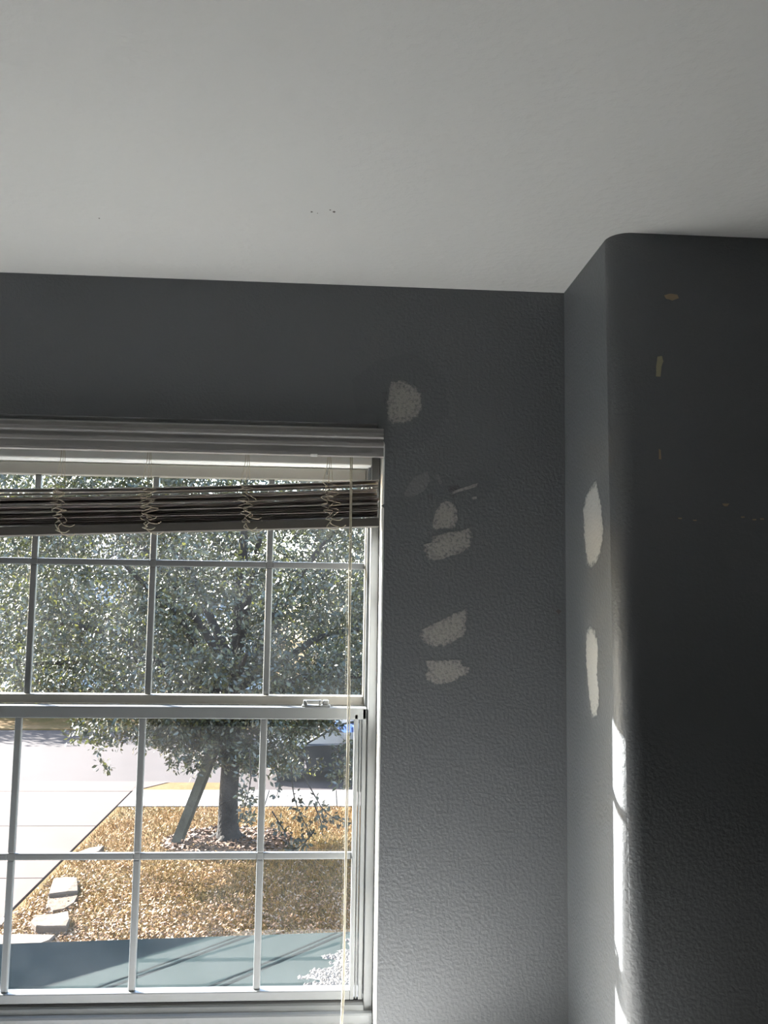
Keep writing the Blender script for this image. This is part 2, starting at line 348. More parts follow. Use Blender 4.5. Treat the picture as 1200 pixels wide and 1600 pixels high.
patch('paint_scuff', [(680, 742), (686, 742), (691, 754), (687, 757)], fw, (0, -1, 0), m_scuff, wall_front, 'small lighter scuff of paint', off=.0004)
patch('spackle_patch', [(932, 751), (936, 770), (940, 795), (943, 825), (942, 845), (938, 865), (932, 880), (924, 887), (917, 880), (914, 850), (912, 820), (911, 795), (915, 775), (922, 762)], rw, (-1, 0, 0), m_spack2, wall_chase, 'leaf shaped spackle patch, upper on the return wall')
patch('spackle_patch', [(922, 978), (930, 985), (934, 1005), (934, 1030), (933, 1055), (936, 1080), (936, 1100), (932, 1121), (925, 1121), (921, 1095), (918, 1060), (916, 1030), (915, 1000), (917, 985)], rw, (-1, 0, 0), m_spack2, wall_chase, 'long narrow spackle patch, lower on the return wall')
patch('filler_dab', [(1037, 462), (1046, 459), (1058, 461), (1060, 466), (1050, 470), (1041, 467)], cw, (0, -1, 0), m_tan, wall_chase, 'tan filler dab', jit=.5, off=.0012)
patch('filler_dab', [(1027, 558), (1034, 557), (1036, 565), (1033, 573), (1032, 588), (1025, 588), (1025, 573)], cw, (0, -1, 0), m_olive, wall_chase, 'cream vertical filler dab', jit=.4, off=.0012)
patch('filler_dab', [(1029, 702), (1032, 703), (1033, 718), (1029, 717)], cw, (0, -1, 0), m_tan, wall_chase, 'faint short filler dab', jit=.3, off=.0012)
patch('filler_dab', [(1128, 787), (1139, 787), (1136, 791), (1131, 791)], cw, (0, -1, 0), m_tan, wall_chase, 'small low filler dab', jit=.3, off=.0012)
for q in ((1062, 810), (1085, 813), (1160, 808), (1178, 812), (1190, 811)):
    patch('filler_dab', [(q[0]-3, q[1]-1), (q[0]+3, q[1]-1), (q[0]+3, q[1]+1), (q[0]-2, q[1]+1)], cw, (0, -1, 0), m_tan, wall_chase, None, jit=.3, off=.0012)
for q, s in (((487, 331), 2.2), ((522, 331), 2.6), ((516, 328), 1.6), ((155, 341), 1.6), ((496, 333), 1.0)):
    o = patch('ceiling_speck', [(q[0]-s, q[1]), (q[0], q[1]-s*.6), (q[0]+s, q[1]), (q[0], q[1]+s*.6)], lambda u: on(u, 'z', ZC), (0, 0, -1), m_speck, ceiling, None, jit=.3)
patch('corner_chip', [(868, 955), (873, 952), (877, 955), (873, 960)], fw, (0, -1, 0), m_speck, wall_front, 'dark chip near the inner corner', jit=.6, off=.0006)

# ------------------------------------------------------------------ outdoors: house outside, roofs
GZ = -4.4
m_ext = mat('outer_wall_siding', (.55, .54, .52), .8)
m_fascia = mat('white_fascia', (.6, .6, .58), .5)
m_roofing = mat('teal_grey_roll_roofing', (.0125, .0180, .0176), 1.0, .0, var=[((.015, .0212, .0205), 5, .4, .7, .7), ((.0095, .0138, .0140), 23, .55, .75, .5)])
m_line = mat('dark_roof_line', (.0035, .0055, .006), 1.0, .0)
m_pale = mat('pale_roof_grains', (0.0900, 0.0828, 0.0756), .9, .2)
m_added_wing = mat('pale_bounce_roof', (.62, .64, .66), .9)  # pale so the added wing bounces sunlight towards the room
stucture(boxes('outer_wall', [(-9, 6, TH, TH+.02, GZ, ZO0-.03), (-9, L2-.02, TH, TH+.02, ZO0-.03, 1.2), (R2+.02, XO0-.02, TH, TH+.02, ZO0-.03, 1.2), (XO1+.02, 6, TH, TH+.02, ZO0-.03, 1.2), (-9, 6, TH, TH+.02, ZO1+.03, 1.2)], m_ext))
EY, EZ = .48, .533
eave = stucture(boxes('roof_eave', [(-9, 6, TH+.02, EY, EZ, EZ+.02)], m_fascia))
keep(boxes('fascia', [(-9, 6, EY, EY+.02, EZ-.005, EZ+.16)], m_fascia), eave)
keep(mk('roof_slope', [(-9, EY+.05, EZ+.17), (6, EY+.05, EZ+.17), (6, -5, EZ+2.2), (-9, -5, EZ+2.2), (-9, EY+.05, EZ+.12), (6, EY+.05, EZ+.12), (6, -5, EZ+2.1), (-9, -5, EZ+2.1)], [(0, 1, 2, 3), (7, 6, 5, 4), (0, 4, 5, 1), (1, 5, 6, 2), (2, 6, 7, 3), (3, 7, 4, 0)], m_added_wing), eave)
def roof_z(y): return -1.6-.12*(y-.15)
def roof_edge_y(x): return 2.914+(x+1.766)*.095
xs = np.linspace(-3.6, 3.0, 12); V = []; 
for x in xs: V += [(x, TH+.02, roof_z(TH+.02)), (x, roof_edge_y(x), roof_z(roof_edge_y(x))), (x, roof_edge_y(x), roof_z(roof_edge_y(x))-.2), (x, TH+.02, roof_z(TH)-.2)]
F = [(4*i+j, 4*i+(j+1) % 4, 4*i+4+(j+1) % 4, 4*i+4+j) for i in range(11) for j in range(4)]+[(0, 1, 2, 3), (47, 46, 45, 44)]
bmr = mk('porch_roof', V, F, m_roofing); stucture(bmr)
bm = bmesh.new(); bm.from_mesh(bmr.data); bmesh.ops.recalc_face_normals(bm, faces=bm.faces[:]); bm.to_mesh(bmr.data); bm.free()
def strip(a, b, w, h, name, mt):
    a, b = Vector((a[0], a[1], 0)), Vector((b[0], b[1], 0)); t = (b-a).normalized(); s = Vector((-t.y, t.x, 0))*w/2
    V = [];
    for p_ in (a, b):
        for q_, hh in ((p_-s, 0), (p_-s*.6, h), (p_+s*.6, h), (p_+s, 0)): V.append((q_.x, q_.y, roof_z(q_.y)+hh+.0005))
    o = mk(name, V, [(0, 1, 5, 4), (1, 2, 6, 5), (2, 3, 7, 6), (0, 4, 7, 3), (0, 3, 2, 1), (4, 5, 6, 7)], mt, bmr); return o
for x0, w in ((-1.0, .030), (-1.055, .022), (-.475, .030), (-.53, .022)):  # pairs of thin dark strips laid diagonally across the low roof
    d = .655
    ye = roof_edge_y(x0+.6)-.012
    strip((x0-d*1.6, 2.15-1.6), (x0+d*(ye-2.15), ye), w, .0015, 'roof_line', m_line)
# ragged pale patch of small grains towards the right
V = []; F = []
for i in range(9000):
    x = rng.uniform(-.3, .5); y = rng.uniform(1.7, 3.0)
    edge = -.13+(y-2.11)*.37+.05*math.sin(y*21)+.03*math.sin(y*57+1)
    if x < edge+abs(rng.normal(0, .05)) or y > roof_edge_y(x)-.12*abs(math.sin(x*30)): continue
    s = rng.uniform(.008, .018); b0 = len(V); z = roof_z(y); a = rng.uniform(0, 6.28)
    for k in range(4): V.append((x+s*math.cos(a+k*1.571), y+s*math.sin(a+k*1.571)*rng.uniform(.7, 1.2), z))
    V.append((x, y, z+s*rng.uniform(.5, .9))); F += [(b0+k, b0+(k+1) % 4, b0+4) for k in range(4)]
VB = []; ys_ = np.linspace(1.3, 2.93, 90)
for y in ys_:
    e_ = -.10+(y-2.11)*.37+.05*math.sin(y*21)+.03*math.sin(y*57+1)+rng.normal(0, .012)
    VB += [(e_, y, roof_z(y)+.0015), (1.2, y, roof_z(y)+.0015)]
mk('pale_bed', VB, [(2*i, 2*i+1, 2*i+3, 2*i+2) for i in range(89)], m_pale, bmr)
o = mk('roof_grains', V, F, m_pale, bmr); tag(o, 'ragged pale patch of small grains on the low roof', kind='stuff')
# unseen wing added at left: its edge shades the low roof, its top bounces sun
t_ = 3.1; off = SUNV*t_
e0 = Vector((-1.33, 2.11, roof_z(2.11)))+off; e1 = Vector((-.64, 3.03, roof_z(3.03)))+off
dv = (e1-e0); e0 = e0-dv*1.6; e1 = e1+dv*.10; sd = Vector((-dv.y, dv.x, 0)).normalized()*2.6+Vector((0, 0, .25))
q = [e0, e1, e1+sd, e0+sd]; V = [tuple(v) for v in q]+[tuple(v-Vector((0, 0, .1))) for v in q]
wing = stucture(mk('added_wing', V, [(0, 1, 2, 3), (7, 6, 5, 4), (0, 4, 5, 1), (1, 5, 6, 2), (2, 6, 7, 3), (3, 7, 4, 0)], m_added_wing))
ins = [v+(sum(q, Vector())/4-v)*.12 for v in q]
V = [(v.x, v.y, v.z-.08) for v in ins]+[(v.x, v.y, GZ) for v in ins]
keep(mk('added_wing_wall', V, [(0, 4, 5, 1), (1, 5, 6, 2), (2, 6, 7, 3), (3, 7, 4, 0)], m_ext), wing)

# ------------------------------------------------------------------ ground
m_lawn = mat('dry_lawn_soil', (0.0839, 0.0464, 0.0135), .95, .1, var=[((0.0522, 0.0367, 0.0072), .9, .42, .62, .9), ((0.1045, 0.0605, 0.0252), 7, .5, .7, .7), ((0.0426, 0.0238, 0.0099), 30, .55, .7, .6)], bump=(40, .5, .03))
m_conc = mat('pinkish_concrete', (0.0474, 0.0309, 0.0258), .9, .2, var=[((0.0415, 0.0270, 0.0225), 2.2, .4, .7, .6), ((0.0363, 0.0234, 0.0193), 40, .6, .75, .35)])
m_walk = mat('pale_sidewalk_concrete', (0.1368, 0.1287, 0.1205), .9, .2, var=[((0.1166, 0.1085, 0.1003), 3, .45, .7, .5)])
m_street = mat('grey_asphalt', (0.0235, 0.0166, 0.0161), .9, .2, var=[((0.0197, 0.0140, 0.0135), 1.2, .4, .7, .7), ((0.0180, 0.0129, 0.0125), 50, .55, .7, .4)])
m_joint = mat('concrete_joint', (.16, .13, .12), .9)
stucture(boxes('lawn', [(-4.27, 14, TH+.1, 16.25, GZ-.3, GZ), (-40, -11, TH+.1, 18.6, GZ-.3, GZ), (-4.15, -2.2, 17.72, 18.55, GZ-.3, GZ), (-45, 45, 26.2, 80, GZ-.3, GZ+.02)], m_lawn))
drive = stucture(empty('driveway', (-7.6, 10, GZ-.3)))
ys = [1.0, 5.9, 8.85, 11.78, 14.75, 17.6, 18.6]
for a, b in zip(ys[:-1], ys[1:]): keep(box('concrete_slab', (-11, -4.3, a+.012, b-.012, GZ-.3, GZ+.015), m_conc, bev=.006), drive)
keep(box('joint_bed', (-10.99, -4.31, 1.0, 18.6, GZ-.3, GZ+.002), m_joint), drive)
keep(mk('driveway_apron', [(-11.6, 18.62, GZ+.012), (-3.6, 18.62, GZ+.012), (-4.3, 17.62, GZ+.013), (-11, 17.62, GZ+.013)], [(0, 1, 2, 3)], m_conc), drive)
walk = stucture(empty('sidewalk', (4, 17, GZ-.3)))
x = -4.27
while x < 14:
    keep(box('concrete_slab', (x+.01, x+1.5-.01, 16.25, 17.72, GZ-.3, GZ+.02), m_walk, bev=.008), walk); x += 1.5
stucture(box('grey_verge', (-2.2, 14, 17.73, 18.6, GZ-.3, GZ), m_street))  # verge beside the car in the street's grey
stucture(box('street', (-45, 45, 18.6, 26.2, GZ-.3, GZ-.02), m_street))
# fallen leaves and grass blades
def scatter(name, N, fn, size, mats_w, label, tall=False, parent=None, asp=.45):
    V = np.zeros((N*4, 3), np.float32); 
    P = np.array([fn() for _ in range(N)], np.float32); a = rng.uniform(0, 6.283, N); s = rng.uniform(size[0], size[1], N)
    ux, uy = np.cos(a), np.sin(a)
    if tall:
        lean = rng.normal(0, .5, (N, 2)); w = s*.12
        V[0::4] = P+np.stack([-ux*w, -uy*w, 0*s], 1); V[1::4] = P+np.stack([ux*w, uy*w, 0*s], 1)
        tip = P+np.stack([lean[:, 0]*s, lean[:, 1]*s, s], 1); V[2::4] = tip+np.stack([ux*w*.3, uy*w*.3, 0*s], 1); V[3::4] = tip-np.stack([ux*w*.3, uy*w*.3, 0*s], 1)
    else:
        h = rng.uniform(-.6, .6, (N, 2)); L_ = np.stack([ux*s, uy*s, h[:, 0]*s], 1); W_ = np.stack([-uy*s*asp, ux*s*asp, h[:, 1]*s*asp*1.2], 1); up_ = np.array([0, 0, 1])*(s*.6+.012)[:, None]
        V[0::4] = P-L_+up_; V[1::4] = P-W_+up_; V[2::4] = P+L_+up_; V[3::4] = P+W_+up_
    me = bpy.data.meshes.new(name); me.vertices.add(N*4); me.vertices.foreach_set('co', V.ravel())
    me.loops.add(N*4); me.loops.foreach_set('vertex_index', np.arange(N*4, dtype=np.int32))
    me.polygons.add(N); me.polygons.foreach_set('loop_start', np.arange(0, N*4, 4, dtype=np.int32)); me.polygons.foreach_set('loop_total', np.full(N, 4, np.int32))
    for m_ in mats_w: me.materials.append(m_[0])
    me.polygons.foreach_set('material_index', rng.choice(len(mats_w), N, p=[m_[1] for m_ in mats_w]).astype(np.int32))
    me.update(); me.validate()
    o = link(bpy.data.objects.new(name, me), parent); return o
def leafm(name, c, rough=.5, spec=.5, trans=0.0):
    m = mat(name, c, rough, spec); b = m.node_tree.nodes['Principled BSDF']
    if trans:
        N = m.node_tree.nodes; L = m.node_tree.links; tl = N.new('ShaderNodeBsdfTranslucent'); tl.inputs[0].default_value = (c[0]*1.6, c[1]*1.6, c[2]*.8, 1)
        mx = N.new('ShaderNodeMixShader'); mx.inputs[0].default_value = trans; L.new(b.outputs[0], mx.inputs[1]); L.new(tl.outputs[0], mx.inputs[2]); L.new(mx.outputs[0], N['Material Output'].inputs[0])
    return m
dl = [leafm('dead_leaf_tan', (0.1624, 0.0872, 0.0418), .7, .3), leafm('dead_leaf_orange', (0.1439, 0.0615, 0.0186), .7, .3), leafm('dead_leaf_brown', (0.0719, 0.0324, 0.0126), .7, .3), leafm('dead_leaf_pale', (0.2158, 0.1371, 0.0802), .6, .4)]
gr = [leafm('grass_gold', (0.1941, 0.0969, 0.0156), .7, .3), leafm('grass_olive', (0.1164, 0.0727, 0.0111), .7, .3), leafm('grass_straw', (0.2252, 0.1211, 0.0331), .7, .3)]
def lawnpt():
    while True:
        x, y = rng.uniform(-4.2, 3.2), 9.0+7.2*rng.uniform(0, 1)**1.3
        if (x+1.7)**2+(y-13.6)**2 > .3: return (x, y, GZ)
tag(scatter('grass', 60000, lawnpt, (.03, .065), [(gr[0], .45), (gr[1], .3), (gr[2], .25)], '', True), 'short dry orange and olive grass of the front lawn', 'grass', kind='stuff')
def leafpt():
    while True:
        x, y = rng.uniform(-4.2, 3.2), 9.0+7.0*rng.uniform(0, 1)**1.8
        if rng.uniform() < (.25+.75*min(1, max(0, (13.2-y)/2.2))): return (x, y, GZ+.02)
tag(scatter('fallen_leaves', 15000, leafpt, (.016, .032), [(dl[0], .4), (dl[1], .25), (dl[2], .15), (dl[3], .2)], ''), 'fallen tan leaves littering the lawn below the low roof', 'leaves', kind='stuff')
def mulchpt():
    a, r = rng.uniform(0, 6.283), .95*math.sqrt(rng.uniform()); return (-1.7+r*math.cos(a)*1.2, 13.55+r*math.sin(a), GZ+.03)
tag(scatter('mulch', 1800, mulchpt, (.03, .07), [(dl[2], .93), (dl[0], .07)], ''), 'brown mulch ring around the tree trunk', 'mulch', kind='stuff')
# stone slabs beside the driveway
m_st = [mat('pale_limestone', (0.0690, 0.0500, 0.0365), .85, .2, bump=(12, .5, .03), var=[((0.0553, 0.0377, 0.0253), 6, .45, .7, .6)]), mat('tan_limestone', (0.0597, 0.0366, 0.0223), .85, .2, bump=(12, .5, .03), var=[((0.0667, 0.0453, 0.0302), 6, .45, .7, .6)])]
def stone(px, zt, th, mt, label):
    top = [on(q, 'z', GZ+zt) for q in px]; n_ = len(top); c = np.mean(top, 0); V = []
    V += [tuple(c+(v-c)*.96+np.array([0, 0, rng.normal(0, .006)])) for v in top]; V += [tuple(v-np.array([0, 0, .02])) for v in top]; V += [tuple(c+(v-c)*.97-np.array([0, 0, th])) for v in top]
    F = [tuple(range(n_))]+[(r*n_+i, (r+1)*n_+i, (r+1)*n_+(i+1) % n_, r*n_+(i+1) % n_) for r in range(2) for i in range(n_)]+[tuple(range(2*n_, 3*n_))[::-1]]
    bm = bmesh.new(); me = bpy.data.meshes.new('t'); me.from_pydata(V, [], F); bm.from_mesh(me); bpy.data.meshes.remove(me)
    tag(frombm('stone_slab', bm, mt), label, 'stone', 'flat stones edging the driveway')
stone([(84, 1371), (104, 1369), (121, 1371), (122, 1391), (105, 1394), (76, 1397), (79, 1385)], .10, .1, m_st[0], 'pale flat stone, uppermost of the close pair beside the driveway')
stone([(75, 1398), (105, 1396), (122, 1398), (116, 1410), (100, 1419), (82, 1424), (74, 1409)], .06, .06, m_st[1], 'tan rounded stone tucked under the pale flat one')
stone([(48, 1438), (58, 1430), (85, 1427), (107, 1424), (109, 1436), (104, 1446), (86, 1447), (70, 1447), (56, 1446)], .13, .13, m_st[0], 'white ragged stone with a dark gap below it')
stone([(-12, 1462), (20, 1459), (55, 1458), (87, 1460), (78, 1469), (52, 1478), (20, 1486), (-15, 1486)], .08, .08, m_st[0], 'long pinkish stone right above the low roof edge')
stone([(124, 1330), (140, 1324), (163, 1321), (155, 1329), (138, 1336), (122, 1337)], .08, .08, m_st[0], 'far pale stone lying at the lawn corner by the driveway')
stone([(-10, 1438), (4, 1432), (10, 1435), (2, 1446), (-12, 1450)], .05, .05, m_st[0], 'small stone cut by the left edge of the photo')

# ------------------------------------------------------------------ tree in front
m_bark = mat('dark_bark', (0.0165, 0.0140, 0.0125), .95, .2, bump=(18, .9, .04), var=[((0.0090, 0.0080, 0.0070), 9, .45, .65, .8)])
lm = [leafm('oak_leaf_dark', (.024, .028, .016), .40, .75, .2), leafm('oak_leaf_mid', (.036, .041, .020), .42, .75, .25), leafm('oak_leaf_young', (.066, .068, .026), .45, .7, .35)]
def leaf_cloud(name, C, Nd, Ls, parent, probs=(.5, .36, .14), mats=None, flat=.6):
    # C: list of (centre, radius, count); folded pointed leaves, two quads each
    cs = np.concatenate([np.repeat(np.array([c[0]], np.float32), c[2], 0) for c in C]); rs = np.concatenate([np.full(c[2], c[1], np.float32) for c in C]); N = len(cs)
    d = rng.normal(0, 1, (N, 3)); d /= np.linalg.norm(d, axis=1)[:, None]; P = cs+d*(rs*rng.uniform(.1, 1, N)**.55)[:, None]*np.array([1, 1, .8])
    ax = d*.7+rng.normal(0, .6, (N, 3))+np.array([0, 0, -.15]); ax /= np.linalg.norm(ax, axis=1)[:, None]
    up_ = rng.normal(0, flat, (N, 3))+np.array([-.50, -.40, .50]); sd = np.cross(ax, up_); sd /= np.linalg.norm(sd, axis=1)[:, None]; nn = np.cross(sd, ax)
    L_ = (rng.uniform(*Ls, N))[:, None]; Wd = L_*rng.uniform(.20, .27, N)[:, None]; fo = L_*.06
    V = np.zeros((N*6, 3), np.float32)
    V[0::6] = P; V[1::6] = P+ax*L_*.45+sd*Wd+nn*fo; V[2::6] = P+ax*L_; V[3::6] = P+ax*L_*.45-sd*Wd+nn*fo
    V[4::6] = P+ax*L_*.8+sd*Wd*.6+nn*fo*.8; V[5::6] = P+ax*L_*.8-sd*Wd*.6+nn*fo*.8
    b = np.arange(N, dtype=np.int32)*6
    li = np.stack([b, b+1, b+4, b+2, b, b+2, b+5, b+3], 1).ravel()
    me = bpy.data.meshes.new(name); me.vertices.add(N*6); me.vertices.foreach_set('co', V.ravel()); me.loops.add(N*8); me.loops.foreach_set('vertex_index', li)
    me.polygons.add(N*2); me.polygons.foreach_set('loop_start', np.arange(0, N*8, 4, dtype=np.int32)); me.polygons.foreach_set('loop_total', np.full(N*2, 4, np.int32))
    mats = mats or lm
    for m_ in mats: me.materials.append(m_)
    me.polygons.foreach_set('material_index', np.repeat(rng.choice(len(mats), N, p=probs), 2).astype(np.int32)); me.update(); me.validate()
    o = link(bpy.data.objects.new(name, me)); keep(o, parent); tag(o, kind='stuff'); return o
TX, TY = -1.73, 13.75
tree = empty('evergreen_oak', (TX, TY, GZ)); tag(tree, 'dense evergreen tree with dark trunk and glossy leaves filling the window view', 'tree')
P = [(TX+.02, TY, GZ-.05), (TX+.01, TY, GZ+.08), (TX, TY, GZ+.25), (TX-.01, TY, GZ+.7), (TX+.01, TY, GZ+1.4), (TX+.03, TY+.02, GZ+2.1), (TX+.05, TY+.05, GZ+3.2), (TX+.1, TY+.1, GZ+5.0), (TX+.1, TY+.2, GZ+7.5)]
keep(tube('trunk', smooth_curve(P, 3), list(np.interp(np.arange(25), [0, 3, 6, 9, 15, 18, 21, 24], [.30, .235, .19, .17, .155, .13, .09, .03])), m_bark, None, 14), tree)
for a in (0.2, 1.6, 2.9, 4.4):
    keep(tube('root', [(TX+.1*math.cos(a), TY+.1*math.sin(a), GZ+.12), (TX+.26*math.cos(a), TY+.26*math.sin(a), GZ+.04), (TX+.5*math.cos(a), TY+.5*math.sin(a), GZ-.03)], [.10, .07, .03], m_bark, None, 8), tree)
clumps = []
def branch(p0, p1, r, sag=.2):
    a, b = Vector(p0), Vector(p1); mid = (a+b)/2+Vector((0, 0, sag)); P = smooth_curve([a, a+(mid-a)*.6, mid, b+(mid-b)*.35, b], 3)
    keep(tube('branch', P, list(np.linspace(r, r*.25, len(P))), m_bark, None, 7), tree)
for (dx, dy, z) in ((-3.2, -1.5, -1.2), (-4.2, 1.0, -.4), (2.6, -1.8, -1.3), (3.2, .8, -.5), (.5, -2.8, -.9), (-1.5, -2.6, .5), (1.5, 2, 1), (-2, 2.2, 1.4), (.8, -1.5, 2.2), (-2.8, -.6, 1.8), (2.4, 0, 2.0)):
    branch((TX, TY, GZ+1.9+random.uniform(0, 1.2)), (TX+dx, TY+dy, z), .09, .35)
CX, CY, CZ = -2.35, 13.9, .75
def crown(count, y0, y1, z0, z1, rad, cnt):              # leaf clumps inside the ellipsoid of the crown
    n_c = 0
    while n_c < count:
        x, y, z = rng.uniform(-6.8, 2.7), rng.uniform(y0, y1), rng.uniform(z0, z1)
        bow = .12*(x-CX)**2*.35
        e = ((x-CX)/4.7)**2+((z-CZ)/(3.6 if z > CZ else 3.0))**2
        if e > 1 or z < -1.75+.25*math.sin(x*2.3): continue
        n_c += 1; clumps.append(((x, y+bow*(1 if y < 14 else -.5), z), rng.uniform(*rad), int(rng.uniform(*cnt))))
crown(560, 11.3, 12.5, -2.0, 2.7, (.24, .42), (55, 95))    # sunlit outer leaves towards the house
crown(850, 14.9, 16.8, -2.0, 2.9, (.35, .55), (70, 110))   # far side of the crown
crown(90, 11.8, 15.5, 2.7, 4.3, (.3, .5), (60, 90))        # top
# drooping skirts below the crown, as seen through the lower sash
def droop(px0, px1, py0, py1, y0, y1, N, r=(.14, .26), cnt=(26, 50)):
    for _ in range(N):
        q = (rng.uniform(px0, px1), py0+(py1-py0)*rng.uniform()**1.4); c = on(q, 'y', rng.uniform(y0, y1))
        if 470 < q[0] < 530 and 1145 < q[1] < 1186: continue
        clumps.append((tuple(c), rng.uniform(*r), int(rng.uniform(*cnt))))
droop(225, 330, 1095, 1170, 12.6, 14.5, 110); droop(300, 425, 1095, 1200, 12.9, 14.8, 190); droop(425, 500, 1095, 1205, 12.6, 15, 80)
droop(110, 225, 1100, 1160, 12.5, 14.5, 36); droop(480, 520, 1085, 1150, 12.8, 15, 40); droop(520, 620, 1060, 1112, 12.8, 15, 40); droop(528, 600, 1160, 1225, 12.6, 14, 24)
droop(-20, 570, 1035, 1092, 12.2, 14.5, 110, (.2, .34), (40, 70))
droop(150, 172, 1150, 1205, 12.4, 13, 6, (.08, .16), (14, 26)); droop(270, 300, 1165, 1215, 12.6, 13.4, 6, (.08, .16), (14, 26)); droop(375, 400, 1190, 1290, 12.4, 13.2, 14, (.08, .15), (16, 30))
leaf_cloud('foliage', clumps, 0, (.065, .115), tree)
# sparse twigs hanging towards the house
twm = m_bark; twl = [leafm('twig_leaf_dark', (.018, .019, .012), .6, .3), leafm('twig_leaf_olive', (.03, .03, .014), .6, .3)]
def twig(pxs, y, nl=22):
    P = [on(q, 'y', y+.06*i) for i, q in enumerate(pxs)]; P = smooth_curve(P, 4)
    o = keep(tube('twig', P, list(np.linspace(.010, .004, len(P))), twm, None, 5), tree)
    C = [((p_.x, p_.y, p_.z), .075, nl) for p_ in P[len(P)//3::2]]
    leaf_cloud('twig_leaves', C, 0, (.055, .10), tree, (.6, .4), twl)
twig([(455, 1195), (458, 1235), (465, 1262), (478, 1290), (490, 1310)], 8.6, 9)
twig([(470, 1205), (490, 1240), (505, 1265), (525, 1280), (550, 1288)], 8.9, 9)
twig([(425, 1268), (436, 1285), (445, 1300), (452, 1320)], 8.7, 9)
twig([(490, 1300), (480, 1312), (470, 1322), (455, 1330)], 8.6, 11)
twig([(490, 1255), (500, 1280), (505, 1300)], 8.8, 9)
twig([(390, 1170), (392, 1215), (385, 1250), (378, 1280)], 9.2, 9)
twig([(430, 1200), (436, 1225), (432, 1245)], 8.8, 7)

# wooden tree stake leaning on the tree
m_wood = mat('weathered_post', (0.0504, 0.0483, 0.0357), .85, .2, bump=(20, .6, .02), var=[((0.0294, 0.0273, 0.0210), 8, .45, .7, .7)])
stake = empty('tree_stake', (-2.6, 13.45, GZ)); tag(stake, 'weathered wooden board propped at a slant beside the tree trunk', 'stake')
def beam(name, a, b, w, d):
    a, b = Vector(a), Vector(b); t = (b-a).normalized(); s = t.cross(Vector((0, 1, 0))).normalized()*w/2; u = Vector((0, 1, 0))*d/2
    V = [p_+i*s+j*u for p_ in (a, b) for i, j in ((-1, -1), (1, -1), (1, 1), (-1, 1))]
    return keep(mk(name, V, [(0, 1, 5, 4), (1, 2, 6, 5), (2, 3, 7, 6), (3, 0, 4, 7), (3, 2, 1, 0), (4, 5, 6, 7)], m_wood), stake)
beam('board', (-2.63, 13.42, GZ-.03), (-2.03, 13.5, GZ+1.62), .15, .05)
beam('board', (-2.50, 13.50, GZ+.12), (-1.96, 13.56, GZ+1.60), .10, .05)

# ------------------------------------------------------------------ parked car
m_car = mat('dark_car_paint', (.008, .009, .011), .5, .3); m_tire = mat('black_tyre', (.012, .012, .012), .9); m_rim = mat('grey_rim', (.03, .03, .03), .5, .3); m_cg = mat('car_glass', (.3, .3, .3), .1); _b = m_cg.node_tree.nodes['Principled BSDF']; _t = m_cg.node_tree.nodes.new('ShaderNodeBsdfTransparent'); _t.inputs[0].default_value = (.85, .85, .85, 1); _m = m_cg.node_tree.nodes.new('ShaderNodeMixShader'); _m.inputs[0].default_value = .96; m_cg.node_tree.links.new(_b.outputs[0], _m.inputs[1]); m_cg.node_tree.links.new(_t.outputs[0], _m.inputs[2]); m_cg.node_tree.links.new(_m.outputs[0], m_cg.node_tree.nodes['Material Output'].inputs[0]); m_lamp = mat('car_lamp', (.5, .2, .1), .2)
car = empty('parked_car', (.75, 19.5, GZ-.02)); tag(car, 'dark sedan parked on the street behind the tree', 'car')
CXF, CY0, CW = -1.72, 18.72, 1.72; z0 = GZ-.02
def cp(u, z): return (CXF+u, z0+z)
bodyp = [(0.03, .35), (0, .55), (.06, .70), (.5, .78), (1.18, .86), (2.0, .89), (3.55, .92), (4.2, .93), (4.42, .88), (4.45, .5), (4.4, .32), (3.92, .30), (3.86, .50), (3.72, .62), (3.54, .66), (3.36, .62), (3.22, .50), (3.16, .26), (1.26, .26), (1.2, .50), (1.06, .62), (.88, .66), (.70, .62), (.56, .50), (.50, .30)]
def sweep(prof, y0, y1, inset=.06):
    n_ = len(prof); V = []
    for yy, s in ((y0, inset), (y0+.07, 0), (y1-.07, 0), (y1, inset)):
        for u, z in prof: V.append((CXF+u+(s*.5 if u < 2.2 else -s*.5), yy, z0+z-(s*.5 if z > .5 else 0)))
    F = [(r*n_+i, r*n_+(i+1) % n_, (r+1)*n_+(i+1) % n_, (r+1)*n_+i) for r in range(3) for i in range(n_)]+[tuple(range(n_))[::-1], tuple(range(3*n_, 4*n_))]
    return V, F
V, F = sweep(bodyp, CY0, CY0+CW); keep(mk('car_body', V, F, m_car), car)
yl = lambda z, s: (CY0+.08+(z-.88)*.33) if s < 0 else (CY0+CW-.08-(z-.88)*.33)
bm = bmesh.new()
roofp = [(1.98, 1.33), (2.3, 1.40), (3.0, 1.41), (3.4, 1.36)]
V = []; 
for u, z in roofp: V += [(CXF+u, yl(z, -1), z0+z-.02), (CXF+u, yl(z, -1)+.12, z0+z), (CXF+u, yl(z, 1)-.12, z0+z), (CXF+u, yl(z, 1), z0+z-.02)]
V += [(v[0], v[1], v[2]-.05) for v in V]
F = [(4*i+j, 4*i+j+1, 4*i+5+j, 4*i+4+j) for i in range(3) for j in range(3)]+[(16+4*i+4+j, 16+4*i+5+j, 16+4*i+j+1, 16+4*i+j) for i in range(3) for j in range(3)]
F += [(4*i+a, 4*i+4+a, 20+4*i+a, 16+4*i+a) for i in range(3) for a in (0, 3)]+[(j, 16+j, 17+j, j+1) for j in range(3)]+[(12+j, 13+j, 29+j, 28+j) for j in range(3)]
keep(mk('car_roof', V, F, m_car), car)
